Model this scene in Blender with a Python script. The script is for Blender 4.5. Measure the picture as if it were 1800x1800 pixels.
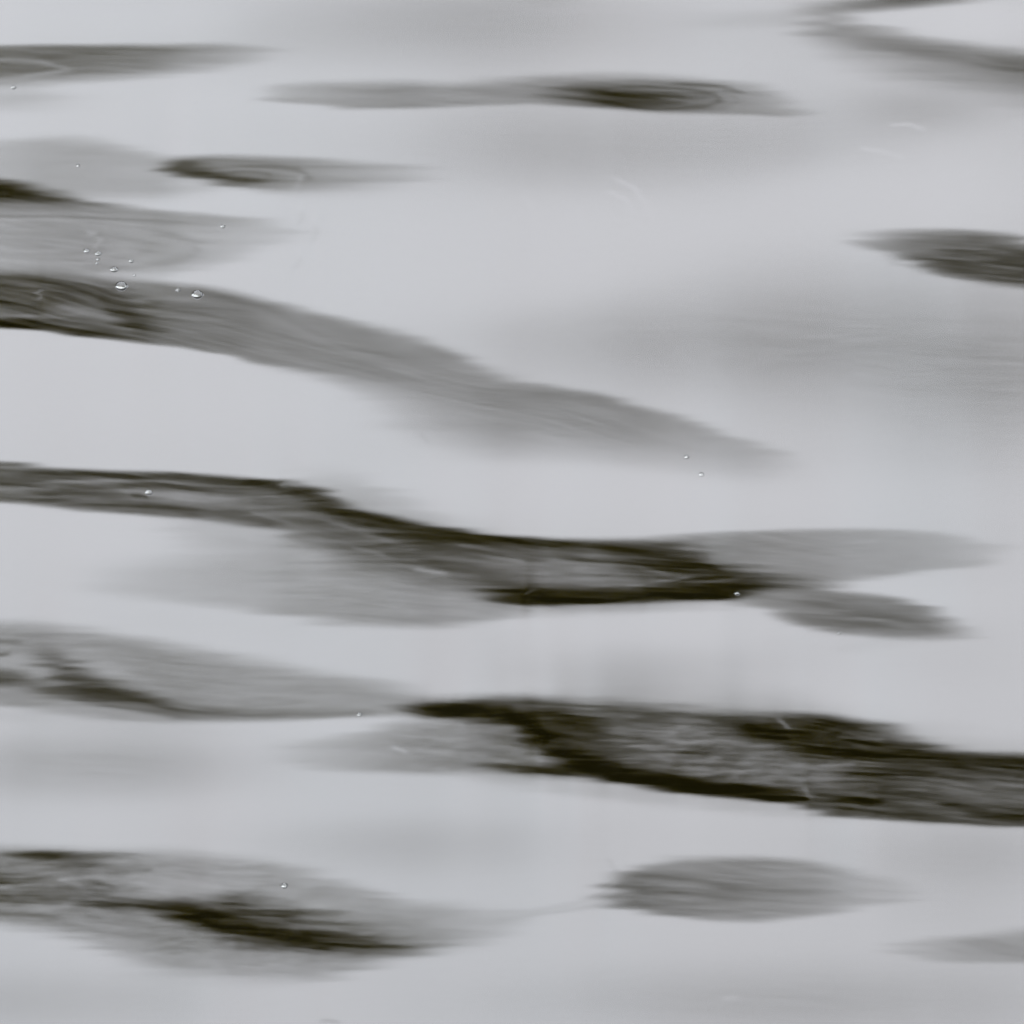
import bpy, math, random
import numpy as np

CAL = False            # True: water becomes a smooth ramp of slopes, to measure tone against slope
D2R = math.pi / 180.0
scene = bpy.context.scene
for o in list(bpy.data.objects):
    bpy.data.objects.remove(o)

# ------------------------------------------------------------------ camera
THETA = 20.9 * D2R                 # the lens looks down on the river at about 20 degrees
DIST = 14.0                        # from a footbridge, with a long lens
FRAME = 1.0                        # metres of water across the picture
HALF = math.atan(FRAME / 2 / DIST)
cam_d = bpy.data.cameras.new('camera')
cam = bpy.data.objects.new('camera', cam_d)
scene.collection.objects.link(cam)
CAM = np.array([0.0, -DIST * math.cos(THETA), DIST * math.sin(THETA)])
cam.location = CAM
cam.rotation_euler = (math.pi / 2 - THETA, 0, 0)
cam_d.sensor_width = 36
cam_d.angle = 2 * HALF
cam_d.clip_start = 0.1
cam_d.clip_end = 3000
scene.camera = cam

# ------------------------------------------------------------------ sky, sun, exposure
world = bpy.data.worlds.new('World')
scene.world = world
world.use_nodes = True
nt = world.node_tree
nt.nodes.clear()
out = nt.nodes.new('ShaderNodeOutputWorld')
bg = nt.nodes.new('ShaderNodeBackground')
sky = nt.nodes.new('ShaderNodeTexSky')
sky.sky_type = 'NISHITA'
sky.sun_disc = False
SUN_EL, SUN_ROT = 52 * D2R, 200 * D2R
sky.sun_elevation = SUN_EL
sky.sun_rotation = SUN_ROT
sky.air_density = 1.0
sky.dust_density = 2.0
tc = nt.nodes.new('ShaderNodeTexCoord')
cn = nt.nodes.new('ShaderNodeTexNoise')
cn.inputs['Scale'].default_value = 5.0
cn.inputs['Detail'].default_value = 3.0
cn.inputs['Roughness'].default_value = 0.5
ramp = nt.nodes.new('ShaderNodeValToRGB')
ramp.color_ramp.elements[0].position = 0.36
ramp.color_ramp.elements[0].color = (0.926, 0.972, 1.030, 1)     # thin cloud, a little blue through it
ramp.color_ramp.elements[1].position = 0.64
ramp.color_ramp.elements[1].color = (0.962, 0.966, 1.014, 1)     # thicker grey cloud
gain = nt.nodes.new('ShaderNodeVectorMath'); gain.operation = 'SCALE'
gain.inputs['Scale'].default_value = 17.6
mix = nt.nodes.new('ShaderNodeMix'); mix.data_type = 'RGBA'
mix.inputs['Factor'].default_value = 0.96
nt.links.new(tc.outputs['Generated'], cn.inputs['Vector'])
nt.links.new(cn.outputs['Fac'], ramp.inputs['Fac'])
# an overcast sky is several times brighter overhead than at the horizon
sep = nt.nodes.new('ShaderNodeSeparateXYZ')
lift = nt.nodes.new('ShaderNodeMath'); lift.operation = 'MULTIPLY_ADD'; lift.use_clamp = False
lift.inputs[1].default_value = 0.85; lift.inputs[2].default_value = 0.15
up0 = nt.nodes.new('ShaderNodeMath'); up0.operation = 'MAXIMUM'; up0.inputs[1].default_value = 0.0
cie = nt.nodes.new('ShaderNodeVectorMath'); cie.operation = 'SCALE'
nt.links.new(tc.outputs['Generated'], sep.inputs['Vector'])
nt.links.new(sep.outputs['Z'], up0.inputs[0])
nt.links.new(up0.outputs['Value'], lift.inputs[0])
nt.links.new(ramp.outputs['Color'], cie.inputs[0])
nt.links.new(lift.outputs['Value'], cie.inputs['Scale'])
nt.links.new(cie.outputs['Vector'], gain.inputs[0])
nt.links.new(sky.outputs['Color'], mix.inputs['A'])
nt.links.new(gain.outputs['Vector'], mix.inputs['B'])
nt.links.new(mix.outputs['Result'], bg.inputs['Color'])
bg.inputs['Strength'].default_value = 0.1
nt.links.new(bg.outputs['Background'], out.inputs['Surface'])

sun_d = bpy.data.lights.new('sun', 'SUN')
sun_d.energy = 0.6
sun_d.angle = 20 * D2R
sun_d.color = (1.0, 0.97, 0.93)
sun = bpy.data.objects.new('sun', sun_d)
scene.collection.objects.link(sun)
sun.location = (-8, -20, 30)
sun.rotation_euler = (math.pi / 2 - SUN_EL, 0, -(SUN_ROT - math.pi))

vs = scene.view_settings
vs.view_transform = 'Standard'
vs.look = 'None'
vs.gamma = 1.0
vs.use_curve_mapping = False
vs.exposure = 2.76

# ------------------------------------------------------------------ helpers
rng = np.random.default_rng(11)
random.seed(5)

def tag(o, label=None, cat=None, group=None, kind=None):
    if label: o['label'] = label
    if cat: o['category'] = cat
    if group: o['group'] = group
    if kind: o['kind'] = kind
    return o

def mesh_obj(name, verts, faces, mat, parent=None, smooth=True):
    me = bpy.data.meshes.new(name)
    me.from_pydata([tuple(v) for v in verts], [], [tuple(f) for f in faces])
    me.polygons.foreach_set('use_smooth', [smooth] * len(me.polygons))
    me.materials.append(mat)
    me.update()
    o = bpy.data.objects.new(name, me)
    scene.collection.objects.link(o)
    if parent: o.parent = parent
    return o

def fast_quads(name, co, quads, mat, smooth=True):
    me = bpy.data.meshes.new(name)
    n, m = len(co), len(quads)
    me.vertices.add(n); me.vertices.foreach_set('co', np.ascontiguousarray(co, np.float32).ravel())
    me.loops.add(m * 4); me.loops.foreach_set('vertex_index', np.ascontiguousarray(quads, np.int32).ravel())
    me.polygons.add(m)
    me.polygons.foreach_set('loop_start', np.arange(0, m * 4, 4, dtype=np.int32))
    me.polygons.foreach_set('use_smooth', np.full(m, smooth, dtype=bool))
    me.materials.append(mat)
    me.update(calc_edges=True)
    o = bpy.data.objects.new(name, me)
    scene.collection.objects.link(o)
    return o

def principled(name, color, rough=0.6, spec=0.5, ior=1.45):
    m = bpy.data.materials.new(name); m.use_nodes = True
    b = m.node_tree.nodes['Principled BSDF']
    b.inputs['Base Color'].default_value = (*color, 1)
    b.inputs['Roughness'].default_value = rough
    b.inputs['Specular IOR Level'].default_value = spec
    b.inputs['IOR'].default_value = ior
    return m, m.node_tree, b

_ng = {}
def vnoise(u, v, seed):
    """smooth value noise in -1..1"""
    if seed not in _ng:
        _ng[seed] = np.random.default_rng(seed).uniform(-1, 1, (256, 256)).astype(np.float32)
    g = _ng[seed]
    iu = np.floor(u).astype(np.int64); iv = np.floor(v).astype(np.int64)
    fu = (u - iu); fv = (v - iv)
    fu = fu * fu * (3 - 2 * fu); fv = fv * fv * (3 - 2 * fv)
    a = g[iv & 255, iu & 255]; b = g[iv & 255, (iu + 1) & 255]
    c = g[(iv + 1) & 255, iu & 255]; d = g[(iv + 1) & 255, (iu + 1) & 255]
    return (a * (1 - fu) + b * fu) * (1 - fv) + (c * (1 - fu) + d * fu) * fv

def fbm(u, v, seed, octv=3, gain=0.55):
    t = 0; a = 1.0; s = 0
    for k in range(octv):
        t = t + a * vnoise(u * 2 ** k, v * 2 ** k, seed + k); s += a; a *= gain
    return t / s

def sstep(x):
    x = np.clip(x, 0, 1)
    return x * x * (3 - 2 * x)

# ------------------------------------------------------------------ the shape of the ripples

# Each wave face is described by where it runs: stations (x, upper edge, lower edge, strength),
# a steepness (how far it leans from the sky towards the dark wood: lower = steeper), and how
# gradually its two edges roll over. Units: 1/1800 of the stretch of river in view.
CU, CV = 2.0, 1.5
cu = np.arange(-80, 1881, CU); cv = np.arange(-80, 1881, CV)
UU, VV = np.meshgrid(cu.astype(np.float32), cv.astype(np.float32))
# the current draws everything out sideways
WU = UU + 48 * fbm(UU / 600, VV / 6.0, 21, 2) + 16 * fbm(UU / 130, VV / 30, 25, 2)
WV = VV + 2.2 * fbm(UU / 70, VV / 14, 31, 3)

def blur(a, ru, rv):
    for ax, r in ((1, ru / CU), (0, rv / CV)):
        r = max(1, int(r))
        for _ in range(3):
            c = np.cumsum(np.pad(a, [(r + 1, r) if k == ax else (0, 0) for k in (0, 1)], mode='edge'), axis=ax)
            a = (np.take(c, np.arange(2 * r + 1, c.shape[ax]), ax) - np.take(c, np.arange(0, c.shape[ax] - 2 * r - 1), ax)) / (2 * r + 1)
    return a

light = np.full(UU.shape, 198.5, np.float32) + 3 * sstep((900 - UU) / 900) - 3 * sstep((UU - 900) / 900)
for (cx, cy, rx, ry, dt) in [
    (760, 40, 460, 75, -10), (1110, 258, 400, 80, -11), (1520, 600, 560, 115, -14), (1760, 690, 220, 110, -10),
    (1180, 600, 260, 70, -6), (150, 1345, 260, 60, -20), (1120, 1180, 200, 40, -9), (700, 1480, 330, 55, -8),
    (1350, 1765, 420, 60, -14), (1690, 1500, 200, 60, -8), (80, 1760, 300, 60, -12), (1640, 190, 130, 40, -8),
    (240, 35, 240, 40, 5), (330, 180, 260, 50, 2), (850, 470, 300, 90, 5), (330, 700, 330, 70, 4),
    (1250, 880, 300, 60, 6), (120, 940, 200, 50, 5), (880, 860, 260, 45, 6), (1620, 1060, 150, 40, 5),
    (1560, 350, 240, 90, 7), (350, 350, 130, 20, 6), (230, 610, 240, 30, 5), (1150, 1090, 260, 30, 5),
    (620, 1280, 80, 16, 8), (1690, 36, 170, 34, 9), (1480, 1260, 260, 60, 4), (1650, 1580, 140, 60, -2),
    (350, 1090, 420, 30, -2), (560, 1420, 400, 40, 2)]:
    light += 1.7 * dt * np.exp(-((UU - cx) / rx) ** 2 - ((VV - cy) / ry) ** 2)
light += 2.0 * fbm(UU / 420, VV / 90, 41, 2)

tone = light.copy()
cover = np.zeros_like(tone)
speck = np.zeros_like(tone)

def band(t, st, sb, pts, sp=0.0, warp=1.0, front=False):
    """front: the face leans towards the lens instead of away"""
    global tone, cover, speck, light
    p = np.array(pts, float)
    k_ = 2.2 if t < 60 else 1.5
    st = st * k_ if st > 6 else st; sb = sb * k_ if sb > 6 else sb
    x0, x1 = p[0, 0] - 60, p[-1, 0] + 60
    y0, y1 = p[:, 1].min() - st - 20, p[:, 2].max() + sb + 20
    i0, i1 = np.searchsorted(cv, [y0, y1]); j0, j1 = np.searchsorted(cu, [x0, x1])
    if i1 <= i0 or j1 <= j0: return
    S = np.s_[i0:i1, j0:j1]
    U = UU[S] + warp * (WU[S] - UU[S]); V = VV[S] + warp * (WV[S] - VV[S])
    # smooth curve through the stations
    xs = np.arange(x0, x1 + 1, 4.0)
    cols = []
    k = np.hanning(11); k /= k.sum()
    for c in (1, 2, 3):
        f = np.interp(xs, p[:, 0], p[:, c])
        f = np.convolve(np.pad(f, 5, mode='edge'), k, 'valid') if len(p) > 2 else f
        if c == 3:
            f = np.where((xs < p[0, 0]) | (xs > p[-1, 0]), 0 if True else f, f) if p[0, 0] > -50 and p[-1, 0] < 1850 else f
        cols.append(np.interp(U, xs, f))
    yt, yb, al = cols
    a = al * sstep((V - yt) / st + 0.5) * sstep((yb - V) / sb + 0.5)
    tone[S] += (t - tone[S]) * a
    if front:
        light[S] += (t - light[S]) * a
        return
    cover[S] = np.maximum(cover[S], a)
    if sp: speck[S] = np.maximum(speck[S], a * sp)

creases = []
def line(*args):
    creases.append(args)

def cut(t, w, pts, a=0.8, warp=0.5):
    """a thin crease or streak along a polyline"""
    global tone, cover
    p = np.array(pts, float)
    w = w * 1.15; a = a * (0.75 if t > 150 else 1.0)
    x0, x1 = p[:, 0].min() - 3 * w - 12, p[:, 0].max() + 3 * w + 12
    y0, y1 = p[:, 1].min() - 3 * w - 12, p[:, 1].max() + 3 * w + 12
    i0, i1 = np.searchsorted(cv, [y0, y1]); j0, j1 = np.searchsorted(cu, [x0, x1])
    if i1 <= i0 or j1 <= j0: return
    S = np.s_[i0:i1, j0:j1]
    U = UU[S] + warp * 0.3 * (WU[S] - UU[S]); V = VV[S] + warp * (WV[S] - VV[S])
    best = np.full(U.shape, 1e9, np.float32); par = np.zeros(U.shape, np.float32)
    n = len(p) - 1
    for k in range(n):
        ax, ay = p[k]; bx, by = p[k + 1]
        dx, dy = bx - ax, by - ay
        s = np.clip(((U - ax) * dx + (V - ay) * dy) / (dx * dx + dy * dy + 1e-6), 0, 1)
        d = np.hypot(U - ax - s * dx, V - ay - s * dy)
        m = d < best
        best = np.where(m, d, best); par = np.where(m, (k + s) / n, par)
    f = a * np.exp(-(best / w) ** 2) * sstep(par / 0.15 + 0.25) * sstep((1 - par) / 0.25 + 0.2)
    tone[S] += (t - tone[S]) * f
    cover[S] = np.maximum(cover[S], f * 0.6)

# 1  streak at the upper left
band(120, 7, 22, [(-90,80,150,1),(0,82,147,1),(100,80,140,.95),(200,79,136,.82),(300,78,128,.62),(400,77,116,.42),(500,84,100,0)])
band(106, 6, 12, [(-90,84,104,.8),(0,84,104,.8),(150,83,102,.7),(280,84,98,.4),(380,86,96,0)])
band(108, 8, 8, [(-90,108,134,.8),(0,108,132,.8),(50,112,130,.6),(90,118,126,0)])
line(168, 3.5, [(-60,106),(20,105),(70,108),(108,118),(130,124)], .75)
line(168, 4, [(-60,142),(30,138),(80,131),(128,123)], .75)
band(176, 25, 25, [(-90,155,195,.8),(40,158,192,.8),(130,165,190,.3),(220,172,186,0)], front=True)
# 2  long lens at the top
band(148, 16, 5, [(430,166,172,0),(500,150,182,.5),(600,147,191,.75),(700,146,192,.9),(780,150,189,.75),(850,145,186,.8),(950,137,182,.85),(1050,134,190,1),(1150,136,196,1),(1250,143,200,1),(1330,155,203,.85),(1380,170,204,.5),(1425,185,200,0)])
band(95, 12, 6, [(930,160,172,0),(1000,150,182,.7),(1080,148,188,1),(1160,146,192,1),(1230,152,194,.8),(1290,164,192,0)])
band(42, 10, 8, [(1010,168,178,0),(1050,162,184,.8),(1100,160,187,1),(1160,162,188,.9),(1210,168,188,0)])
line(150, 3, [(1030,158),(1100,148),(1190,149),(1250,158),(1268,170),(1230,182)], .5)
line(80, 3, [(1180,146),(1260,152),(1310,163)], .5)
for k in range(4):
    rx, ry = 62 + 32 * k, 9 + 5.2 * k
    line(132 if k % 2 else 72, 3 + .3 * k, [(1142 + rx * math.cos(a), 171 + ry * math.sin(a) + .03 * rx * math.cos(a)) for a in np.linspace(-2.6, 1.7, 17)], .42, .8)
# 3  veil at the left
band(171, 22, 26, [(-90,250,330,.8),(0,248,335,.85),(100,243,345,1),(180,248,350,1),(240,262,350,.9),(330,290,355,.5),(430,322,360,0)], .25, front=True)
band(134, 8, 14, [(-90,345,385,1),(0,348,380,1),(100,352,376,1),(200,362,386,.9),(300,372,392,.7),(400,380,398,.5),(530,388,405,0)])
band(38, 12, 8, [(-90,306,360,1),(0,318,352,1),(50,332,356,1),(100,344,360,.8),(150,353,364,0)])
band(158, 14, 26, [(-90,375,480,1),(0,376,478,1),(150,374,482,1),(300,380,480,.85),(400,388,460,.5),(500,395,430,.25),(570,400,420,0)])
for k in range(7):
    rx, ry = 70 + 42 * k, 8 + 6.3 * k
    e = [(30 + rx * math.cos(a), 428 + 0.03 * rx * math.cos(a) + ry * math.sin(a) * (1 if math.sin(a) > 0 else .9)) for a in np.linspace(-1.9, 2.0, 15)]
    line(172 if k % 2 else 146, 3.0 + .5 * k, e, .38, 1.2)
line(178, 3, [(-60,388),(80,386),(180,389),(280,398)], .6)
line(120, 3, [(-60,381),(100,380),(260,388),(380,396)], .5)
line(180, 3, [(-60,455),(60,462),(140,463),(200,458)], .6)
# 4  small lens below the top one
band(136, 9, 16, [(265,277,281,0),(310,277,294,.8),(340,275,312,1),(400,275,328,1),(450,277,335,.95),(520,279,335,.8),(600,283,330,.58),(680,288,322,.35),(790,298,312,0)])
band(44, 8, 8, [(300,282,292,.4),(325,284,304,1),(350,288,311,1),(380,298,321,.9),(415,308,327,.7),(460,318,326,0)], .2)
for k in range(4):
    rx, ry = 40 + 34 * k, 7 + 5 * k
    line(160 if k % 2 else 104, 3.2, [(440 + rx * math.cos(a), 309 + ry * math.sin(a)) for a in np.linspace(-2.8, .8, 13)], .4, .8)
band(180, 20, 20, [(430,328,345,0),(520,328,350,.5),(640,325,345,.4),(740,320,335,0)], front=True)
# 5  long face falling from left to right
band(120, 14, 6, [(-90,470,572,1),(0,475,573,1),(100,478,585,1),(200,490,597,1),(260,495,606,1),(330,503,612,1),(400,512,625,.95),(450,524,637,.9),(500,538,645,.85),(560,555,655,.75),(640,577,668,.6),(740,600,676,.35),(860,650,690,0)], 0, 0.4)
band(140, 18, 30, [(420,520,630,0),(500,538,645,.8),(560,553,660,.9),(620,570,675,.95),(700,585,685,.9),(780,612,700,.75),(850,648,715,.5),(960,680,730,0)], 0, 0.4)
band(153, 9, 75, [(590,640,690,0),(700,645,745,.5),(800,652,775,.75),(870,668,785,.9),(950,677,785,1),(1050,693,790,1),(1150,718,805,.9),(1250,750,820,.75),(1340,785,832,.5),(1440,818,828,0)], 0, 0.5)
band(138, 12, 60, [(820,650,690,0),(900,674,705,.6),(960,679,725,.8),(1050,698,755,.8),(1150,726,775,.5),(1260,760,790,0)], 0, 0.5)
band(72, 12, 12, [(-90,482,560,.95),(0,484,560,.9),(80,490,560,.85),(160,500,572,.7),(230,512,585,.45),(310,530,590,0)], .6)
band(142, 10, 10, [(70,538,548,0),(115,532,556,.7),(180,540,568,.7),(222,566,584,0)], .5)
band(70, 14, 10, [(165,500,525,0),(185,505,540,.8),(205,512,556,1),(225,532,576,1),(245,552,590,1),(266,570,592,.8),(300,580,594,0)], 0, .5)
line(66, 5, [(60,508),(120,510),(180,512)], .8)
line(74, 5, [(190,535),(240,536),(290,535)], .8)
line(112, 4, [(250,575),(330,590),(420,612)], .6)
line(112, 5, [(330,505),(420,530),(520,556)], .4)
line(112, 4, [(280,540),(380,545),(470,570)], .4)
line(160, 3, [(240,525),(300,526),(350,528)], .5)
line(155, 3, [(270,556),(340,560),(400,566)], .5)
line(155, 3, [(290,585),(380,600),(470,622)], .4)
line(176, 3, [(-60,558),(0,556),(60,556),(120,562)], .5)
band(34, 6, 4, [(-90,556,574,1),(0,558,573,1),(70,562,579,1),(150,574,591,.9),(220,586,600,.7),(290,598,608,0)])
line(205, 3, [(68,508),(69,520),(70,530)], .8)
# 6  main face across the middle
band(164, 44, 14, [(470,832,850,0),(550,832,872,.55),(640,846,908,.75),(720,876,928,.6),(820,915,944,.3),(920,940,950,0)], .3, front=True)
band(154, 60, 14, [(90,1000,1040,0),(200,992,1050,.3),(330,978,1062,.5),(450,955,1072,.7),(520,945,1085,.9),(600,950,1098,1),(700,985,1101,1),(800,1005,1101,.9),(870,1035,1096,.7),(930,1055,1085,.35),(990,1062,1075,0)], .2)
band(170, 30, 50, [(230,900,930,0),(330,905,955,.6),(450,915,990,.7),(560,940,1010,.6),(640,960,1010,0)], .3)
band(90, 7, 9, [(-90,806,880,1),(0,814,882,1),(60,823,888,1),(130,827,894,1),(200,829,900,1),(300,832,908,1),(400,840,920,1),(490,848,935,.8),(540,858,950,.6),(600,892,965,0)], .3)
band(92, 12, 50, [(480,848,930,0),(540,858,950,.8),(600,893,980,.95),(700,918,1005,1),(800,937,1025,1),(900,946,1060,1),(960,949,1064,1),(1040,951,1062,1),(1150,949,1058,1),(1250,943,1050,1),(1330,938,1040,.8),(1420,935,1032,.3),(1520,935,1025,0)], .25)
band(150, 8, 10, [(1120,950,1040,0),(1220,945,1042,.6),(1320,937,1036,.95),(1400,933,1029,1),(1500,931,1022,.9),(1600,934,1011,.75),(1700,944,997,.45),(1800,962,975,0)])
band(122, 12, 12, [(1270,1030,1056,0),(1340,1030,1072,.7),(1420,1030,1098,.95),(1480,1040,1113,1),(1560,1052,1122,1),(1620,1068,1123,.9),(1680,1090,1120,.6),(1740,1108,1114,0)])
band(98, 14, 14, [(1400,1060,1090,0),(1490,1068,1098,.5),(1570,1078,1108,.6),(1640,1092,1112,.5),(1700,1102,1110,0)])
band(180, 30, 20, [(1440,1118,1130,0),(1520,1125,1145,.5),(1600,1122,1135,.3),(1680,1118,1125,0)], front=True)
band(160, 9, 9, [(190,862,872,0),(250,858,876,.8),(320,864,884,.8),(400,872,892,.6),(460,882,900,0)], .3)
line(168, 3, [(60,848),(180,846),(300,847),(390,856)], .7)
line(160, 3, [(-60,862),(40,860),(120,858)], .5)
line(165, 3, [(180,893),(270,898),(330,905)], .6)
line(60, 5, [(-60,838),(60,833),(100,832)], .3)
line(66, 4, [(130,860),(260,852),(340,858),(420,868)], .6)
line(62, 4, [(230,872),(246,870),(256,876)], .6)
line(74, 5, [(90,884),(190,888),(290,896),(360,906)], .5)
band(44, 6, 8, [(40,832,838,0),(90,830,840,.7),(200,830,843,.9),(300,833,846,.9),(400,841,852,.95),(470,845,860,1),(520,852,868,1),(560,864,888,1),(600,892,914,1),(660,908,932,1),(740,925,950,1),(850,940,962,1),(950,949,970,1),(1050,953,976,.9),(1130,958,990,.9),(1200,968,1005,.9),(1270,980,1020,0)])
band(46, 8, 10, [(480,846,858,0),(520,850,872,1),(560,860,892,1),(600,884,914,1),(650,902,930,1),(720,918,944,.6),(800,934,955,0)], 0, .5)
line(150, 3, [(492,856),(505,850),(530,852)], .7)
line(28, 5, [(430,848),(470,853),(500,859)], .8)
band(112, 20, 18, [(760,985,1010,0),(850,972,1020,.6),(950,975,1026,.9),(1050,985,1026,.9),(1120,995,1020,.5),(1180,1000,1015,0)], .4)
line(176, 3.5, [(730,1000),(760,1006),(790,1010)], .8)
line(165, 3, [(800,958),(850,965),(905,972)], .6)
line(165, 3, [(850,980),(900,986),(930,990)], .6)
line(150, 3, [(620,962),(650,970),(690,982)], .5)
line(140, 3, [(960,985),(1030,996),(1010,1008)], .5)
line(30, 5, [(1050,966),(1130,975),(1220,990),(1290,1010)], .7)
band(36, 20, 16, [(1100,985,1030,0),(1170,985,1040,.8),(1230,990,1048,1),(1290,1000,1046,.9),(1350,1012,1038,.8),(1430,1018,1030,.4),(1490,1022,1028,0)])
band(20, 10, 6, [(840,1038,1050,0),(890,1034,1062,.8),(940,1036,1066,1),(1020,1038,1063,1),(1100,1036,1060,1),(1200,1028,1057,1),(1270,1026,1055,.9),(1330,1030,1046,.5),(1390,1034,1040,0)])
line(170, 2.5, [(920,1048),(932,1041),(947,1037)], .5)
line(110, 3, [(1090,1032),(1160,1024),(1220,1014)], .6)
line(90, 3, [(1200,1024),(1260,1022),(1330,1012)], .5)
line(150, 3, [(1010,978),(1080,990),(1150,1004),(1180,1012)], .4)
line(60, 4, [(860,962),(960,976),(1060,984),(1140,996)], .5)
line(64, 4, [(660,930),(760,958),(860,972)], .45)
line(140, 3.5, [(560,912),(640,938),(720,962)], .4)
line(140, 3, [(440,900),(480,912),(520,924)], .5)
# 7  lower left face
band(146, 26, 12, [(-90,1096,1236,1),(0,1098,1238,1),(100,1103,1254,1),(180,1115,1264,1),(260,1130,1270,1),(340,1146,1270,1),(420,1160,1268,.95),(520,1178,1265,.9),(600,1192,1261,.85),(680,1207,1258,.8),(760,1225,1258,.6),(840,1234,1260,0)], .2)
band(178, 30, 30, [(-90,1235,1256,.7),(100,1255,1275,.7),(240,1270,1292,.6),(360,1272,1290,.4),(460,1270,1282,0)], front=True)
band(66, 20, 12, [(60,1135,1155,0),(85,1145,1180,.7),(110,1155,1205,.9),(145,1172,1228,1),(190,1194,1238,1),(240,1212,1250,1),(300,1234,1256,.9),(380,1249,1262,.6),(460,1253,1262,.35),(570,1254,1260,0)], .2, .7)
band(78, 12, 12, [(-90,1172,1202,1),(0,1176,1202,.9),(40,1182,1204,.7),(90,1192,1214,.3),(150,1205,1220,0)], .4)
band(60, 12, 10, [(40,1206,1214,0),(100,1204,1226,.8),(180,1212,1236,.8),(260,1222,1244,0)])
band(164, 14, 10, [(-90,1150,1174,.4),(20,1150,1178,.8),(70,1150,1195,.9),(105,1180,1205,0)], .5)
band(166, 14, 16, [(110,1148,1160,0),(150,1152,1182,.8),(200,1162,1195,.7),(270,1185,1205,0)], .3)
line(116, 5, [(280,1260),(400,1262),(560,1257),(700,1252)], .6)
line(112, 4, [(340,1246),(460,1250),(600,1246)], .3)
line(172, 5, [(420,1222),(520,1226),(620,1224)], .3)
line(78, 4, [(-60,1152),(0,1152),(20,1150)], .5)
line(78, 4, [(-60,1134),(0,1128),(40,1130)], .4)
# 8  deep face at the lower right
band(154, 64, 14, [(900,1218,1240,0),(1000,1208,1245,.6),(1100,1208,1250,.85),(1250,1222,1262,.85),(1400,1238,1268,.85),(1500,1258,1275,.6),(1620,1290,1320,.5),(1740,1318,1336,.5),(1880,1324,1336,.4)], front=True)
band(150, 22, 14, [(470,1310,1330,0),(560,1296,1354,.4),(640,1282,1357,.65),(700,1272,1359,.85),(800,1266,1362,1),(900,1270,1366,1),(960,1300,1368,.8),(1020,1330,1368,0)], .5)
band(108, 16, 12, [(740,1270,1355,0),(800,1268,1358,.35),(860,1272,1362,.6),(920,1285,1366,.8),(970,1310,1368,.6),(1010,1340,1368,0)], .7)
band(176, 14, 16, [(760,1352,1372,0),(880,1355,1382,.7),(1000,1365,1400,.8),(1150,1385,1415,.9),(1300,1400,1428,.9),(1420,1412,1436,.8),(1520,1430,1448,0)], front=True)
band(84, 20, 6, [(690,1247,1256,0),(750,1236,1264,.8),(830,1229,1270,1),(900,1229,1280,1),(950,1228,1340,1),(1000,1234,1360,1),(1080,1237,1382,1),(1180,1244,1394,1),(1300,1253,1408,1),(1400,1259,1416,1),(1480,1263,1436,1),(1540,1273,1443,1),(1600,1292,1446,1),(1660,1320,1448,1),(1720,1331,1450,1),(1800,1331,1453,1),(1890,1332,1458,1)], .4)
band(62, 16, 10, [(1440,1330,1410,0),(1500,1320,1430,.8),(1600,1325,1444,.95),(1700,1332,1448,.95),(1800,1332,1452,.95),(1890,1332,1457,.95)], .3)
band(98, 14, 12, [(1580,1385,1400,0),(1640,1376,1415,.8),(1740,1374,1420,.9),(1890,1374,1425,.9)], .4)
band(102, 12, 14, [(1000,1262,1275,0),(1050,1262,1300,.7),(1100,1260,1330,.9),(1200,1264,1362,1),(1280,1276,1378,1),(1340,1298,1384,1),(1400,1325,1390,.9),(1460,1336,1396,.75),(1510,1352,1392,.4),(1570,1370,1385,0)], 1.0)
band(42, 12, 12, [(1255,1258,1268,0),(1300,1264,1292,.9),(1350,1262,1308,1),(1400,1262,1326,1),(1470,1262,1336,.95),(1550,1284,1330,.8),(1610,1308,1336,.6),(1680,1326,1342,.8),(1760,1332,1346,1),(1890,1334,1350,1)], .5)
band(30, 10, 8, [(1270,1266,1276,0),(1320,1272,1290,.9),(1370,1278,1300,.7),(1420,1290,1310,0)], 0)
band(32, 10, 8, [(1360,1262,1275,0),(1420,1263,1282,.9),(1490,1268,1286,.8),(1550,1280,1292,0)], 0)
band(50, 12, 12, [(1470,1360,1392,0),(1510,1345,1392,.9),(1560,1342,1390,.8),(1620,1352,1380,0)], .3)
band(44, 14, 14, [(850,1234,1262,0),(900,1234,1276,.8),(950,1240,1312,.9),(1000,1252,1335,.85),(1040,1275,1345,.6),(1080,1310,1355,0)], .4, .7)
band(16, 9, 6, [(700,1252,1258,0),(760,1243,1262,.9),(830,1234,1262,1),(880,1234,1264,1),(920,1258,1290,.9),(960,1292,1328,1),(1000,1316,1350,1),(1050,1336,1367,1),(1100,1348,1379,1),(1150,1357,1388,1),(1250,1372,1401,1),(1350,1385,1411,1),(1405,1394,1412,1),(1420,1398,1410,0)], 0, .7)
band(50, 14, 14, [(920,1236,1250,0),(980,1240,1290,.7),(1040,1250,1310,.6),(1100,1290,1335,0)], .6)
band(40, 8, 8, [(850,1345,1352,0),(920,1340,1364,.8),(1000,1346,1368,.9),(1080,1362,1376,0)])
line(34, 5, [(1430,1400),(1480,1406),(1560,1415)], .7)
line(40, 5, [(1640,1415),(1720,1428),(1800,1437),(1870,1440)], .7)
line(150, 3, [(1410,1384),(1420,1395),(1422,1412)], .7)
line(150, 3, [(1366,1262),(1378,1275),(1386,1284)], .7)
line(150, 3, [(1440,1348),(1480,1346),(1510,1345)], .6)
line(115, 3, [(1470,1297),(1530,1300),(1560,1303)], .6)
line(30, 4, [(1480,1322),(1560,1330),(1640,1336)], .5)
line(34, 4, [(1380,1338),(1450,1326),(1540,1332)], .4)
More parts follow.
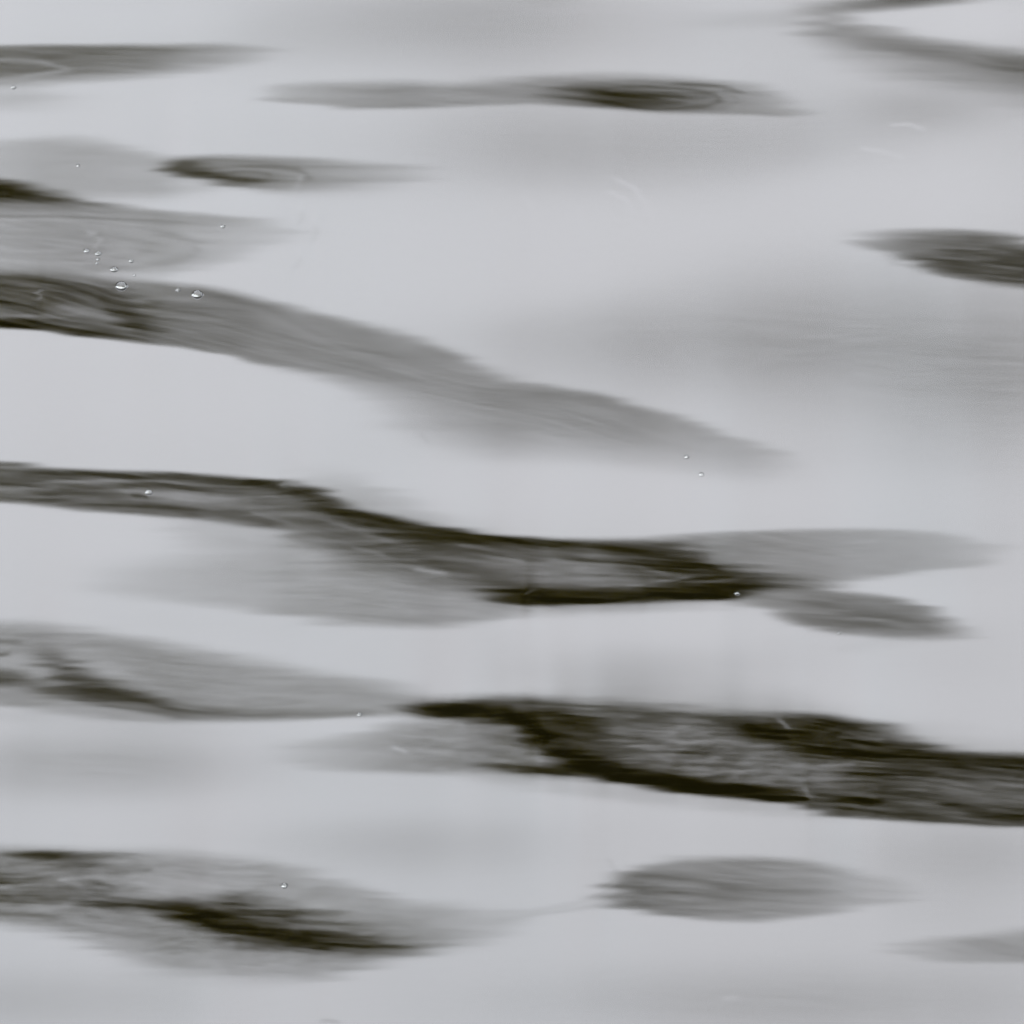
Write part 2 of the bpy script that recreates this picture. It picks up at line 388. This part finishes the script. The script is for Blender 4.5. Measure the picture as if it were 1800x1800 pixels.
line(200, 3.2, [(690,1314),(702,1318),(714,1325)], .8)
# 9  bottom left face
band(152, 22, 26, [(-90,1490,1622,1),(0,1493,1624,1),(70,1492,1634,1),(140,1497,1652,1),(200,1498,1678,1),(280,1499,1700,1),(360,1504,1712,1),(450,1516,1720,1),(540,1535,1722,1),(600,1552,1712,.95),(660,1572,1694,.9),(720,1590,1680,.8),(800,1592,1668,.65),(870,1600,1655,.4),(940,1605,1630,0)], .5)
band(128, 20, 16, [(-90,1500,1612,.9),(0,1502,1614,.9),(100,1502,1625,.9),(200,1510,1650,.8),(320,1560,1675,.8),(450,1580,1690,.8),(560,1600,1690,.8),(650,1620,1684,.7),(760,1632,1672,.4),(850,1640,1660,0)], .7)
band(172, 14, 14, [(190,1540,1560,0),(240,1535,1575,.8),(310,1540,1580,.8),(370,1555,1580,.4),(420,1565,1580,0)], .3)
band(42, 6, 7, [(10,1502,1506,0),(70,1498,1510,.9),(130,1498,1511,1),(190,1500,1509,.7),(270,1501,1507,0)])
band(76, 10, 10, [(20,1512,1524,0),(80,1511,1532,.9),(140,1514,1534,.9),(200,1522,1536,0)], .5)
band(88, 14, 14, [(-90,1528,1590,.8),(20,1530,1592,.8),(90,1536,1590,.7),(160,1556,1592,.5),(230,1570,1590,0)], 1.0)
line(160, 5, [(95,1545),(125,1552),(150,1562)], .7)
line(84, 4, [(130,1540),(170,1552),(210,1566)], .6)
line(90, 4, [(180,1536),(230,1532),(270,1530)], .5)
line(170, 4, [(-60,1600),(60,1598),(140,1592)], .4)
line(88, 4, [(-60,1604),(40,1608),(120,1615)], .5)
band(70, 24, 22, [(350,1578,1600,0),(400,1572,1620,.8),(450,1578,1640,.9),(520,1594,1660,.9),(600,1622,1674,.8),(700,1650,1678,.4),(800,1660,1672,0)], .2)
band(28, 10, 9, [(130,1584,1596,0),(190,1579,1597,.7),(250,1582,1602,.8),(310,1584,1614,.9),(360,1594,1634,1),(420,1609,1652,1),(480,1626,1662,1),(560,1645,1671,1),(640,1655,1674,.85),(760,1664,1674,0)])
band(60, 10, 14, [(330,1640,1660,0),(420,1645,1668,.6),(540,1662,1685,.7),(640,1666,1684,.5),(720,1668,1678,0)], .3)
band(148, 16, 16, [(120,1630,1650,0),(220,1650,1688,.6),(330,1668,1708,.8),(450,1676,1718,.9),(560,1676,1718,.9),(640,1672,1702,.6),(720,1670,1684,0)], .2)
band(180, 20, 20, [(150,1650,1680,0),(260,1690,1722,.4),(400,1705,1735,.5),(520,1715,1735,.4),(620,1712,1725,0)], front=True)
line(178, 5, [(860,1606),(940,1603),(1010,1590),(1075,1572)], .7)
line(170, 4, [(850,1622),(950,1608),(1020,1598),(1080,1588)], .6)
# 10 lens at the lower right
band(132, 14, 9, [(1040,1578,1590,0),(1075,1552,1594,.6),(1115,1528,1600,.95),(1180,1513,1612,1),(1240,1510,1620,1),(1320,1510,1621,.97),(1400,1515,1615,.82),(1480,1530,1605,.6),(1560,1550,1592,.35),(1650,1570,1580,0)])
band(100, 16, 9, [(1050,1560,1588,0),(1095,1540,1598,.8),(1150,1530,1606,.75),(1220,1540,1614,.45),(1320,1570,1612,0)], .3)
band(112, 20, 20, [(1120,1540,1560,0),(1200,1535,1570,.5),(1300,1545,1580,.6),(1400,1555,1580,.4),(1500,1562,1576,0)])
line(165, 2.5, [(1066,1510),(1078,1530),(1095,1542)], .6)
line(165, 2.5, [(1040,1582),(1070,1562),(1090,1550)], .6)
# 11 12 13  right edge
band(152, 14, 7, [(1555,1666,1674,0),(1620,1651,1690,.5),(1700,1645,1693,.85),(1800,1636,1695,1),(1890,1628,1697,1)])
band(116, 12, 10, [(1480,414,420,0),(1540,410,438,.45),(1600,406,458,.75),(1680,406,484,1),(1760,415,500,1),(1800,424,507,1),(1890,440,515,1)])
band(82, 22, 12, [(1560,436,446,0),(1640,438,470,.7),(1720,440,490,1),(1800,444,497,1),(1890,455,505,1)], .3)
line(165, 2.5, [(1560,462),(1600,468),(1625,478)], .5)
line(120, 3, [(1655,484),(1700,490),(1740,492)], .5)
band(112, 30, 90, [(1400,20,50,0),(1460,28,66,.55),(1520,48,80,.85),(1600,66,104,1),(1700,84,128,1),(1800,98,150,1),(1890,112,170,1)])
band(112, 14, 18, [(1390,12,24,0),(1470,6,22,.6),(1540,-2,16,.9),(1600,-12,9,1),(1680,-30,2,.8),(1760,-40,-8,0)])
band(178, 20, 20, [(1150,30,44,0),(1260,28,46,.5),(1380,22,44,.5),(1460,20,40,0)], front=True)
band(180, 8, 12, [(860,-40,4,0),(960,-40,12,.8),(1050,-40,4,0)], front=True)
# faint scratches left by drops and threads of foam
for pts, t in [([(922,342),(938,368),(934,405)], 210), ([(1065,335),(1100,350),(1114,378),(1116,405)], 212),
               ([(1072,310),(1115,330),(1136,360),(1142,382)], 210), ([(1018,370),(1026,400),(1030,425)], 208),
               ([(1562,220),(1600,219),(1630,230)], 212), ([(1510,260),(1550,266),(1592,280)], 212),
               ([(528,308),(524,322),(520,336)], 205), ([(530,372),(531,386),(527,398)], 168),
               ([(556,395),(556,412),(550,428)], 170), ([(527,452),(526,462),(518,476)], 172),
               ([(152,404),(160,412),(170,408)], 205), ([(176,418),(172,430),(168,440)], 205),
               ([(560,1796),(575,1794),(600,1798)], 150), ([(1270,1757),(1290,1755),(1300,1758)], 210),
               ([(1120,222),(1150,224),(1190,220)], 182), ([(735,760),(746,772),(756,780)], 170)]:
    line(t, 3.0, pts, .45, .2)

tone = blur(tone, 12, 1.5); light = blur(light, 9, 4)
for c_ in creases: cut(*c_)
# streaks drawn out by the current, and churned water inside the steep faces
dark = np.clip((190 - tone) / 120, 0, 1)
flow = 0.06 + 0.17 * np.exp(-((VV - 470 - 0.25 * UU) / 110) ** 2) * (UU < 1500)
vs_ = VV - flow * UU + 12 * vnoise(UU / 200, VV / 60, 61)
streak = fbm(UU / 170, vs_ / 9.0, 71, 3, .8) * 0.6 + fbm(UU / 80, vs_ / 4.6, 81, 2) * 0.5
churn = fbm(UU / 30 + .6 * vnoise(UU / 40, VV / 14, 95), VV / 6.5, 91, 3, .7)
mid = np.clip(dark * (1.15 - dark) * 3.0, 0, 1)
tone += streak * (15 * sstep(dark * 3) + 40 * sstep((dark - .38) / .5)) + 6 * sstep((dark - .9) / .2) + churn * speck * 36 * sstep(dark * 2)
tone = np.where(tone > 194, 194 + 9.5 * np.tanh((tone - 194) / 9.5), tone)
tone = np.clip(tone, 14, 212)

# steepness -> slope: elevation of the mirrored ray (degrees) that gives each tone
LUT_TONE = [21.0, 22.0, 23.0, 24.0, 25.0, 27.0, 29.0, 31.0, 34.0, 37.0, 40.0, 44.0, 49.0, 56.0, 64.0, 73.0, 85.0, 100.0, 116.0, 133.0, 148.0, 162.0, 174.0, 184.0, 191.0, 203.0, 204.0]
LUT_ELEV = [7.7, 8.3, 8.9, 9.6, 10.2, 10.7, 11.3, 11.9, 12.5, 13.0, 13.6, 14.1, 14.6, 15.2, 15.7, 16.2, 16.7, 17.3, 17.9, 18.5, 19.1, 19.7, 20.3, 20.9, 21.5, 23.0, 24.5]
FWD_TONE = [161.0, 163.0, 165.0, 168.0, 170.0, 172.0, 175.0, 177.0, 180.0, 183.0, 185.0, 188.0, 191.0, 194.0, 197.0, 200.0, 202.0, 204.0]
FWD_ELEV = [50.8, 49.3, 47.8, 46.2, 44.6, 43.1, 41.5, 40.0, 38.5, 36.9, 35.4, 33.9, 32.3, 30.8, 29.2, 27.6, 26.1, 24.5]
elev = np.interp(tone, LUT_TONE, LUT_ELEV)
w = np.ones_like(elev)

# ------------------------------------------------------------------ slopes -> water height
DX, DY = 0.0021, 0.0023
gx = np.arange(-0.86, 0.8601, DX); gy = np.arange(-2.5, 2.8, DY)
GX, GY = np.meshgrid(gx, gy)
fwd = np.array([0, math.cos(THETA), -math.sin(THETA)]); upv = np.array([0, math.sin(THETA), math.cos(THETA)])
def fold(a, lo, hi):
    s = hi - lo
    t = np.mod(a - lo, 2 * s)
    return lo + np.where(t > s, 2 * s - t, t)
def sample(img, u, v):
    a = (u - cu[0]) / CU; b = (v - cv[0]) / CV
    i = np.clip(np.floor(b).astype(int), 0, img.shape[0] - 2); j = np.clip(np.floor(a).astype(int), 0, img.shape[1] - 2)
    fa = a - j; fb = b - i
    return (img[i, j] * (1 - fa) + img[i, j + 1] * fa) * (1 - fb) + (img[i + 1, j] * (1 - fa) + img[i + 1, j + 1] * fa) * fb
ed = np.minimum.reduce([GX - gx[0], gx[-1] - GX, (GY - gy[0]) * .6, (gy[-1] - GY) * .6])
win = sstep(ed / 0.12)
ny, nx = GX.shape
LAM, MU, WLIGHT = 0.0025, 0.01, 0.22
KX = 2 * math.pi * np.fft.rfftfreq(nx, DX)[None, :]; KY = 2 * math.pi * np.fft.fftfreq(ny, DY)[:, None]
PREC = 1.0 / (0.45 * KY ** 2 + LAM * KX ** 2 + MU)
def ddy(a): return (np.roll(a, -1, 0) - a) / DY
def ddyT(a): return (np.roll(a, 1, 0) - a) / DY
def ddx(a): return (np.roll(a, -1, 1) - a) / DX
def ddxT(a): return (np.roll(a, 1, 1) - a) / DX
def wide(a, rx=70, ry=130):
    for ax, r in ((1, rx), (0, ry)):
        for _ in range(2):
            c = np.cumsum(np.pad(a, [(r + 1, r) if k == ax else (0, 0) for k in (0, 1)]), axis=ax)
            a = (np.take(c, np.arange(2 * r + 1, c.shape[ax]), ax) - np.take(c, np.arange(0, c.shape[ax] - 2 * r - 1), ax)) / (2 * r + 1)
    return a
h = np.zeros_like(GX); corr = 0
for it in range(1 if CAL else 5):
    # where each point of the raised surface shows in the picture
    dx_, dy_, dz_ = GX - CAM[0], GY - CAM[1], h - CAM[2]
    depth = dy_ * fwd[1] + dz_ * fwd[2]
    px = 900 + 900 * (dx_ / depth) / math.tan(HALF)
    py = 900 - 900 * ((dy_ * upv[1] + dz_ * upv[2]) / depth) / math.tan(HALF)
    view = np.arctan2(-dz_, np.hypot(dx_, dy_)) / D2R
    # beyond the stretch in view the ripples go on in the same manner
    outside = sstep(np.maximum(np.abs(px - 900), np.abs(py - 900)) / 300 - 3.1)
    fx = fold(px + outside * 160 * vnoise(GX * 3, GY * 1.2, 101), -70, 1870)
    fy = fold(py + outside * 120 * vnoise(GX * 3, GY * 1.2, 103), -70, 1870)
    el = sample(elev, fx, fy)
    if CAL:
        el = np.interp(py, [100, 1700], [0.0, 52.0])
        slope = np.tan((el - view) / 2 * D2R)
        h = np.cumsum(slope, 0) * DY; h -= h.mean()
        break
    # the mirrored ray must climb at angle el: solve for the slope away from the lens, given the slope sideways
    dn = np.sqrt(dx_ ** 2 + dy_ ** 2 + dz_ ** 2)
    se, sv, cvw = np.sin(el * D2R), -dz_ / dn, dy_ / dn
    hx = np.clip(np.gradient(h, DX, axis=1), -.25, .25)
    slope = np.tan((el - view) / 2 * D2R)
    for _ in range(4):
        slope = ((se + sv) * (1 + hx * hx + slope * slope) / 2 - sv - hx * dx_ / dn) / cvw
    # the steep faces hold their slope; the open water between them gives way so that the sheet stays level
    W = WLIGHT + (1 - WLIGHT) * sample(w, fx, fy)
    W = W * win + 0.02
    sl = (slope + corr * sample(w, fx, fy)) * win
    A = lambda a: ddyT(W * ddy(a)) + LAM * ddxT(ddx(a)) + MU * a
    M = lambda a: np.fft.irfft2(np.fft.rfft2(a) * PREC, (ny, nx))
    r = ddyT(W * sl) - A(h)
    z = M(r); p_ = z.copy(); rz = (r * z).sum()
    for _ in range(18):
        Ap = A(p_); al = rz / (p_ * Ap).sum()
        h = h + al * p_; r = r - al * Ap
        z = M(r); rz2 = (r * z).sum(); p_ = z + (rz2 / rz) * p_; rz = rz2
    inf = (np.abs(px - 900) < 900) & (np.abs(py - 900) < 900)
    er = ddy(h) - slope
    wd = sample(w, fx, fy) * win
    corr = np.clip(corr - 0.8 * wide(er * wd) / (wide(wd) + .03), -.03, .03)
    dk = inf & (W > .8)
    print('slope mean %.4f err dark mean %.3f rms %.3f, light mean %.3f rms %.3f deg  h %.3f..%.3f  cross slope rms %.2f max %.2f deg' % (slope[inf].mean(),
        math.degrees(er[dk].mean()), math.degrees(er[dk].std()), math.degrees(er[inf & (W < .35)].mean()), math.degrees(er[inf & (W < .35)].std()), h[inf].min(), h[inf].max(),
        math.degrees(ddx(h)[inf].std()), math.degrees(np.abs(ddx(h)[inf]).max())))
if not CAL: h = h * sstep(ed / 0.10)

# one sheet: fine mesh where the lens looks, stretching out to both banks
def grow(edge, step, stop, ratio):
    r = []; p = edge
    while abs(p) < abs(stop):
        step *= ratio; p += math.copysign(step, stop); r.append(p)
    return r
xi = np.arange(len(gx)); yi = np.arange(len(gy))
xin = np.abs(gx) < 0.58; ybot = -1.45; ytop = 1.68
yin = (gy > ybot) & (gy < ytop)
xs_sel = [i for i in xi if xin[i] or i % 5 == 0 or i in (0, len(gx) - 1)]
ys_sel = [i for i in yi if yin[i] or i % 5 == 0 or i in (0, len(gy) - 1)]
X = gx[xs_sel]; Y = gy[ys_sel]; Z = h[np.ix_(ys_sel, xs_sel)]
rx_ = grow(gx[-1], .01, 200, 1.28); lx_ = grow(gx[0], .01, -200, 1.28)
fy_ = grow(gy[-1], .01, 43, 1.22); ny_ = grow(gy[0], .01, -30, 1.22)
X = np.concatenate([lx_[::-1], X, rx_]); Y = np.concatenate([ny_[::-1], Y, fy_])
Zf = np.zeros((len(Y), len(X)))
Zf[len(ny_):len(ny_) + Z.shape[0], len(lx_):len(lx_) + Z.shape[1]] = Z
XX, YY = np.meshgrid(X, Y)
co = np.stack([XX, YY, Zf], -1).reshape(-1, 3)
nxx, nyy = len(X), len(Y)
q = (np.arange(nyy - 1)[:, None] * nxx + np.arange(nxx - 1)[None, :]).ravel()
quads = np.stack([q, q + 1, q + nxx + 1, q + nxx], -1)

def water_material():
    m = bpy.data.materials.new('river_water'); m.use_nodes = True
    t = m.node_tree; t.nodes.clear()
    o = t.nodes.new('ShaderNodeOutputMaterial')
    body = t.nodes.new('ShaderNodeBsdfDiffuse'); body.inputs['Color'].default_value = (0.0004, 0.00034, 0.00003, 1)
    gl = t.nodes.new('ShaderNodeBsdfAnisotropic'); gl.distribution = 'BECKMANN'
    gl.inputs['Roughness'].default_value = 0.165; gl.inputs['Color'].default_value = (1, 1, 1, 1)
    fr = t.nodes.new('ShaderNodeFresnel'); fr.inputs['IOR'].default_value = 1.333
    mx = t.nodes.new('ShaderNodeMixShader')
    tcn = t.nodes.new('ShaderNodeTexCoord')
    mp = t.nodes.new('ShaderNodeMapping'); mp.inputs['Scale'].default_value = (30, 90, 1)
    n = t.nodes.new('ShaderNodeTexNoise'); n.inputs['Scale'].default_value = 1.0; n.inputs['Detail'].default_value = 3
    bp = t.nodes.new('ShaderNodeBump'); bp.inputs['Strength'].default_value = 0.003; bp.inputs['Distance'].default_value = 0.004
    t.links.new(tcn.outputs['Object'], mp.inputs['Vector']); t.links.new(mp.outputs['Vector'], n.inputs['Vector'])
    t.links.new(n.outputs['Fac'], bp.inputs['Height'])
    for nd in (gl, fr, body): t.links.new(bp.outputs['Normal'], nd.inputs['Normal'])
    t.links.new(fr.outputs['Fac'], mx.inputs['Fac'])
    t.links.new(body.outputs['BSDF'], mx.inputs[1]); t.links.new(gl.outputs['BSDF'], mx.inputs[2])
    t.links.new(mx.outputs['Shader'], o.inputs['Surface'])
    return m
WATER = water_material()
water = fast_quads('river_water', co, quads, WATER)
tag(water, 'dark river water drawn into long silver ripples', 'water', kind='structure')

def water_height(x, y):
    j = int(round((x - gx[0]) / DX)); i = int(round((y - gy[0]) / DY))
    return float(h[i, j])

def on_water(u, v):
    """picture position -> point on the water"""
    a = (u - 900) / 900 * math.tan(HALF); b = (900 - v) / 900 * math.tan(HALF)
    d = fwd + np.array([a, 0, 0]) + b * upv
    s = -CAM[2] / d[2]
    for _ in range(4):
        p = CAM + d * s
        s = (water_height(p[0], p[1]) - CAM[2]) / d[2]
    return CAM + d * s

# ------------------------------------------------------------------ river bed, banks
GRASS, t_, b_ = principled('bank_earth', (0.030, 0.032, 0.014), rough=0.9, spec=0.2)
nz = t_.nodes.new('ShaderNodeTexNoise'); nz.inputs['Scale'].default_value = 1.3; nz.inputs['Detail'].default_value = 6
cr = t_.nodes.new('ShaderNodeValToRGB')
cr.color_ramp.elements[0].color = (0.018, 0.022, 0.008, 1); cr.color_ramp.elements[1].color = (0.048, 0.045, 0.022, 1)
t_.links.new(nz.outputs['Fac'], cr.inputs['Fac']); t_.links.new(cr.outputs['Color'], b_.inputs['Base Color'])
prof = [(-1500, 3.5), (-200, 3.0), (-40, 2.4), (-29, 1.4), (-26, 0.2), (-24, -0.8), (-12, -1.6), (20, -1.8), (36, -1.2), (40, -0.35), (42.0, 0.25), (45, 0.9), (52, 1.3), (75, 1.8), (200, 3.0), (1500, 6.0)]
xg = [-1500, -400, -120, -60] + list(np.arange(-40, 41, 4)) + [60, 120, 400, 1500]
gv = []
for (yy, zz) in prof:
    for xx in xg:
        wob = 0.5 * math.sin(xx * .21 + yy * .05) + .3 * math.sin(xx * .53)
        gv.append((xx, yy + (wob if abs(yy) < 60 else 0), zz + .08 * math.sin(xx * .9 + yy)))
nxg = len(xg)
gf = [(a * nxg + b, a * nxg + b + 1, (a + 1) * nxg + b + 1, (a + 1) * nxg + b) for a in range(len(prof) - 1) for b in range(nxg - 1)]
tag(mesh_obj('ground', gv, gf, GRASS), 'dark earth of the river bed and both banks', 'ground', kind='structure')

# ------------------------------------------------------------------ the wood on the far bank (seen mirrored in the steep faces)
def leaf_material(name, lo, hi):
    m, t, b = principled(name, lo, rough=0.8, spec=0.05)
    g = t.nodes.new('ShaderNodeNewGeometry'); c = t.nodes.new('ShaderNodeValToRGB')
    c.color_ramp.elements[0].color = (*lo, 1); c.color_ramp.elements[1].color = (*hi, 1)
    t.links.new(g.outputs['Random Per Island'], c.inputs['Fac']); t.links.new(c.outputs['Color'], b.inputs['Base Color'])
    return m
SHADED_OLIVE = leaf_material('shaded_olive_foliage', (0.008, 0.0068, 0.001), (0.018, 0.0152, 0.0025))  # shade low in the wood, put into a darker leaf colour
LIT_OLIVE = leaf_material('lit_olive_foliage', (0.070, 0.057, 0.008), (0.150, 0.122, 0.018))  # lit crowns, put into a paler leaf colour
r2 = np.random.default_rng(77)
lc, lq, lm = [], [], []
kind_ = 0
def leaves(centre, rad, n, size):
    d = r2.normal(size=(n, 3)); d /= np.linalg.norm(d, axis=1)[:, None]
    rr = r2.uniform(0.45, 1.0, n) ** 0.6
    p = np.array(centre) + d * rr[:, None] * np.array(rad)
    a = r2.normal(size=(n, 3)); a /= np.linalg.norm(a, axis=1)[:, None]
    b = np.cross(a, r2.normal(size=(n, 3))); b /= np.linalg.norm(b, axis=1)[:, None]
    s = size * r2.uniform(.6, 1.3, n)[:, None]
    base = sum(len(c) for c in lc)
    v = np.stack([p - a * s, p - b * s * .55, p + a * s, p + b * s * .55], 1).reshape(-1, 3)
    lc.append(v)
    lq.append(base + np.arange(n * 4).reshape(-1, 4)); lm.append(np.full(n, kind_))
def tube(a, b, ra, rb):
    a = np.array(a, float); b = np.array(b, float)
    d = (b - a) / np.linalg.norm(b - a)
    s = np.cross(d, [0.3, 1, 0.2]); s /= np.linalg.norm(s); t = np.cross(d, s)
    base = sum(len(c) for c in lc)
    an = np.arange(6) * math.pi / 3
    ring = np.cos(an)[:, None] * s + np.sin(an)[:, None] * t
    lc.append(np.concatenate([a + ring * ra, b + ring * rb]))
    lq.append(np.array([[base + k, base + (k + 1) % 6, base + 6 + (k + 1) % 6, base + 6 + k] for k in range(6)])); lm.append(np.zeros(6))
for (yr, step, hgt) in [(46.5, 1.6, 9.6), (50.5, 1.7, 13.2), (55, 1.6, 19.7)]:
    kind_ = 1 if hgt > 15 else 0  # tall back row takes the lit leaf colour, lower rows the shaded one
    for x in np.arange(-46, 47, step):
        tx = x + r2.uniform(-.4, .4); ty = yr + r2.uniform(-1.0, 1.0); ht = hgt + r2.uniform(-.2, .2)
        tube((tx, ty, .8), (tx + r2.uniform(-.2, .2), ty, ht * .85), .2, .05)
        for k in range(10):
            f = (k + .5) / 10
            cr_ = 2.2 * (1 - .5 * f) + .3
            ang = r2.uniform(0, 6.28)
            c = (tx + cr_ * .45 * math.cos(ang), ty + cr_ * .45 * math.sin(ang), 2.0 + (ht - 2.6) * f)
            tube((tx, ty, c[2] - .5), c, .06, .02)
            leaves(c, (cr_ * .8, cr_ * .8, .95), 80, .34)
for x in np.arange(-50, 51, 1.0):          # unseen wall of leaves, added to close sky gaps and level the treeline
    for zz in np.arange(1.6, 21.6, 1.5):
        kind_ = 1 if zz > 8 else 0  # painted shaded below, lit above
        leaves((x + r2.uniform(-.3, .3), 61 + r2.uniform(-.8, .8), zz + r2.uniform(-.2, .2)), (1.0, 1.0, 1.1), 44, .45)
kind_ = 0
for x in np.arange(-44, 45, 2.2):          # low bank growth
    leaves((x + r2.uniform(-.8, .8), 43.4 + r2.uniform(-.6, .8), .6), (1.0, .7, .5), 60, .2)
wood = fast_quads('riverside_wood', np.concatenate(lc), np.concatenate(lq), SHADED_OLIVE, smooth=False)
wood.data.materials.append(LIT_OLIVE)
wood.data.polygons.foreach_set('material_index', np.concatenate(lm).astype(np.int32))
tag(wood, 'dense olive green wood along the far bank', 'wood', kind='stuff')

# ------------------------------------------------------------------ bubbles riding on the ripples
def film_material():
    m = bpy.data.materials.new('bubble_film'); m.use_nodes = True
    t = m.node_tree; t.nodes.clear()
    o = t.nodes.new('ShaderNodeOutputMaterial')
    tr = t.nodes.new('ShaderNodeBsdfTransparent'); tr.inputs['Color'].default_value = (.93, .94, .93, 1)
    gl = t.nodes.new('ShaderNodeBsdfAnisotropic'); gl.inputs['Roughness'].default_value = .06
    fr = t.nodes.new('ShaderNodeFresnel'); fr.inputs['IOR'].default_value = 1.333
    mx = t.nodes.new('ShaderNodeMixShader')
    nz = t.nodes.new('ShaderNodeTexNoise'); nz.inputs['Scale'].default_value = 300
    bp = t.nodes.new('ShaderNodeBump'); bp.inputs['Strength'].default_value = .1; bp.inputs['Distance'].default_value = .0005
    t.links.new(nz.outputs['Fac'], bp.inputs['Height']); t.links.new(bp.outputs['Normal'], gl.inputs['Normal'])
    t.links.new(fr.outputs['Fac'], mx.inputs['Fac']); t.links.new(tr.outputs['BSDF'], mx.inputs[1]); t.links.new(gl.outputs['BSDF'], mx.inputs[2])
    t.links.new(mx.outputs['Shader'], o.inputs['Surface'])
    return m
def highlight_material():  # whitish surface standing in for the bright glint of a bubble
    m, t, b = principled('bubble_highlight', (.62, .64, .63), rough=.5)
    nz = t.nodes.new('ShaderNodeTexNoise'); nz.inputs['Scale'].default_value = 900
    mr = t.nodes.new('ShaderNodeMapRange'); mr.inputs['To Min'].default_value = .12; mr.inputs['To Max'].default_value = .36
    t.links.new(nz.outputs['Fac'], mr.inputs['Value']); t.links.new(mr.outputs['Result'], b.inputs['Alpha'])
    return m
FILM, HIGHLIGHT = film_material(), highlight_material()
def dome(n=20, m=7):
    v = [(math.cos(2 * math.pi * j / n) * math.cos(a), math.sin(2 * math.pi * j / n) * math.cos(a), .92 * math.sin(a) - .02)
         for a in [math.pi / 2 * i / m for i in range(m)] for j in range(n)] + [(0, 0, .9)]
    f = [(i * n + j, i * n + (j + 1) % n, (i + 1) * n + (j + 1) % n, (i + 1) * n + j) for i in range(m - 1) for j in range(n)]
    f += [((m - 1) * n + j, (m - 1) * n + (j + 1) % n, m * n) for j in range(n)]
    return v, f
def ring(rad, thick, n=28, m=8):
    """a ring whose thickness changes round the bubble"""
    v, f = [], []
    for i in range(n):
        a = 2 * math.pi * i / n; w_ = thick(a)
        for j in range(m):
            b = 2 * math.pi * j / m
            rr = rad(a) + w_ * math.cos(b)
            v.append((rr * math.cos(a), rr * math.sin(a), w_ * .9 * math.sin(b)))
    for i in range(n):
        for j in range(m):
            f.append((i * m + j, ((i + 1) % n) * m + j, ((i + 1) % n) * m + (j + 1) % m, i * m + (j + 1) % m))
    return v, f
proto = bpy.data.objects.new('bubble', None); scene.collection.objects.link(proto)
proto.empty_display_size = .01
mesh_obj('film', *dome(), FILM, proto)
mesh_obj('highlight_rim', *ring(lambda a: .80, lambda a: .10 + .26 * max(0, math.cos(a + 2.0)) ** 1.5), HIGHLIGHT, proto)  # the bubble's highlight modelled as a pale crescent, thickest in front
mesh_obj('meniscus', *ring(lambda a: 1.06, lambda a: .12 + .10 * max(0, math.cos(a - 1.0))), WATER, proto)
first = True
for (u, v, r, rot, label) in [
    (213, 503, 12.5, 0, 'largest bubble, on the dark streak at upper left, white in front and dark behind'),
    (347, 518, 11.5, 20, 'second largest bubble, bright white, at right on the upper left dark streak'),
    (201, 474, 7.5, 40, 'dim bubble just above the largest bubble at upper left'),
    (152, 441, 6.5, 0, 'small white bubble at left of the tight cluster in the pale swirl'),
    (173, 446, 6.5, 30, 'small white bubble at right of the tight cluster in the pale swirl'),
    (172, 456, 4, 10, 'tiny bubble in the middle of the short vertical row in the pale swirl'),
    (171, 463, 3.2, 60, 'tiny bubble at the bottom of the short vertical row in the pale swirl'),
    (231, 459, 5, 50, 'lone small bubble to the right of the cluster in the pale swirl'),
    (236, 484, 3.2, 0, 'tiny faint bubble right above the largest bubble'),
    (313, 510, 5.5, 10, 'faint small bubble just left of the second largest bubble'),
    (392, 398, 5, 35, 'small pale bubble alone at the right tip of the pale swirl'),
    (24, 154, 5, 60, 'small white bubble at the left edge under the topmost left streak'),
    (137, 291, 4, 10, 'tiny bubble in the pale grey veil above the dark wedge at left'),
    (262, 866, 7, 80, 'white bubble inside the left end of the long dark middle ripple'),
    (1207, 803, 5, 0, 'upper one of two tiny bubbles at the fading end of the long diagonal streak'),
    (1233, 834, 5, 0, 'lower one of two tiny bubbles at the fading end of the long diagonal streak'),
    (1296, 1044, 4.5, 70, 'tiny bright bubble at the dark right end of the middle ripple'),
    (1475, 1113, 3.6, 20, 'tiny bubble under the lower fork of the middle ripple'),
    (632, 1256, 5, 15, 'tiny bubble on the thin neck between the two lower ripples'),
    (500, 1557, 6.5, 0, 'small white bubble above the dark stroke of the bottom left ripple')]:
    if first:
        b = proto; first = False
    else:
        b = proto.copy(); scene.collection.objects.link(b)
        for ch in proto.children:
            c = ch.copy(); scene.collection.objects.link(c); c.parent = b
    p = on_water(u, v)
    R = 0.9 * r * FRAME / 1800
    b.location = (p[0], p[1], p[2] - .1 * R)
    b.scale = (R, R * 1.05, R)
    b.rotation_euler = (0, 0, -rot * D2R)
    tag(b, label, 'bubble', 'bubbles riding on the ripples')
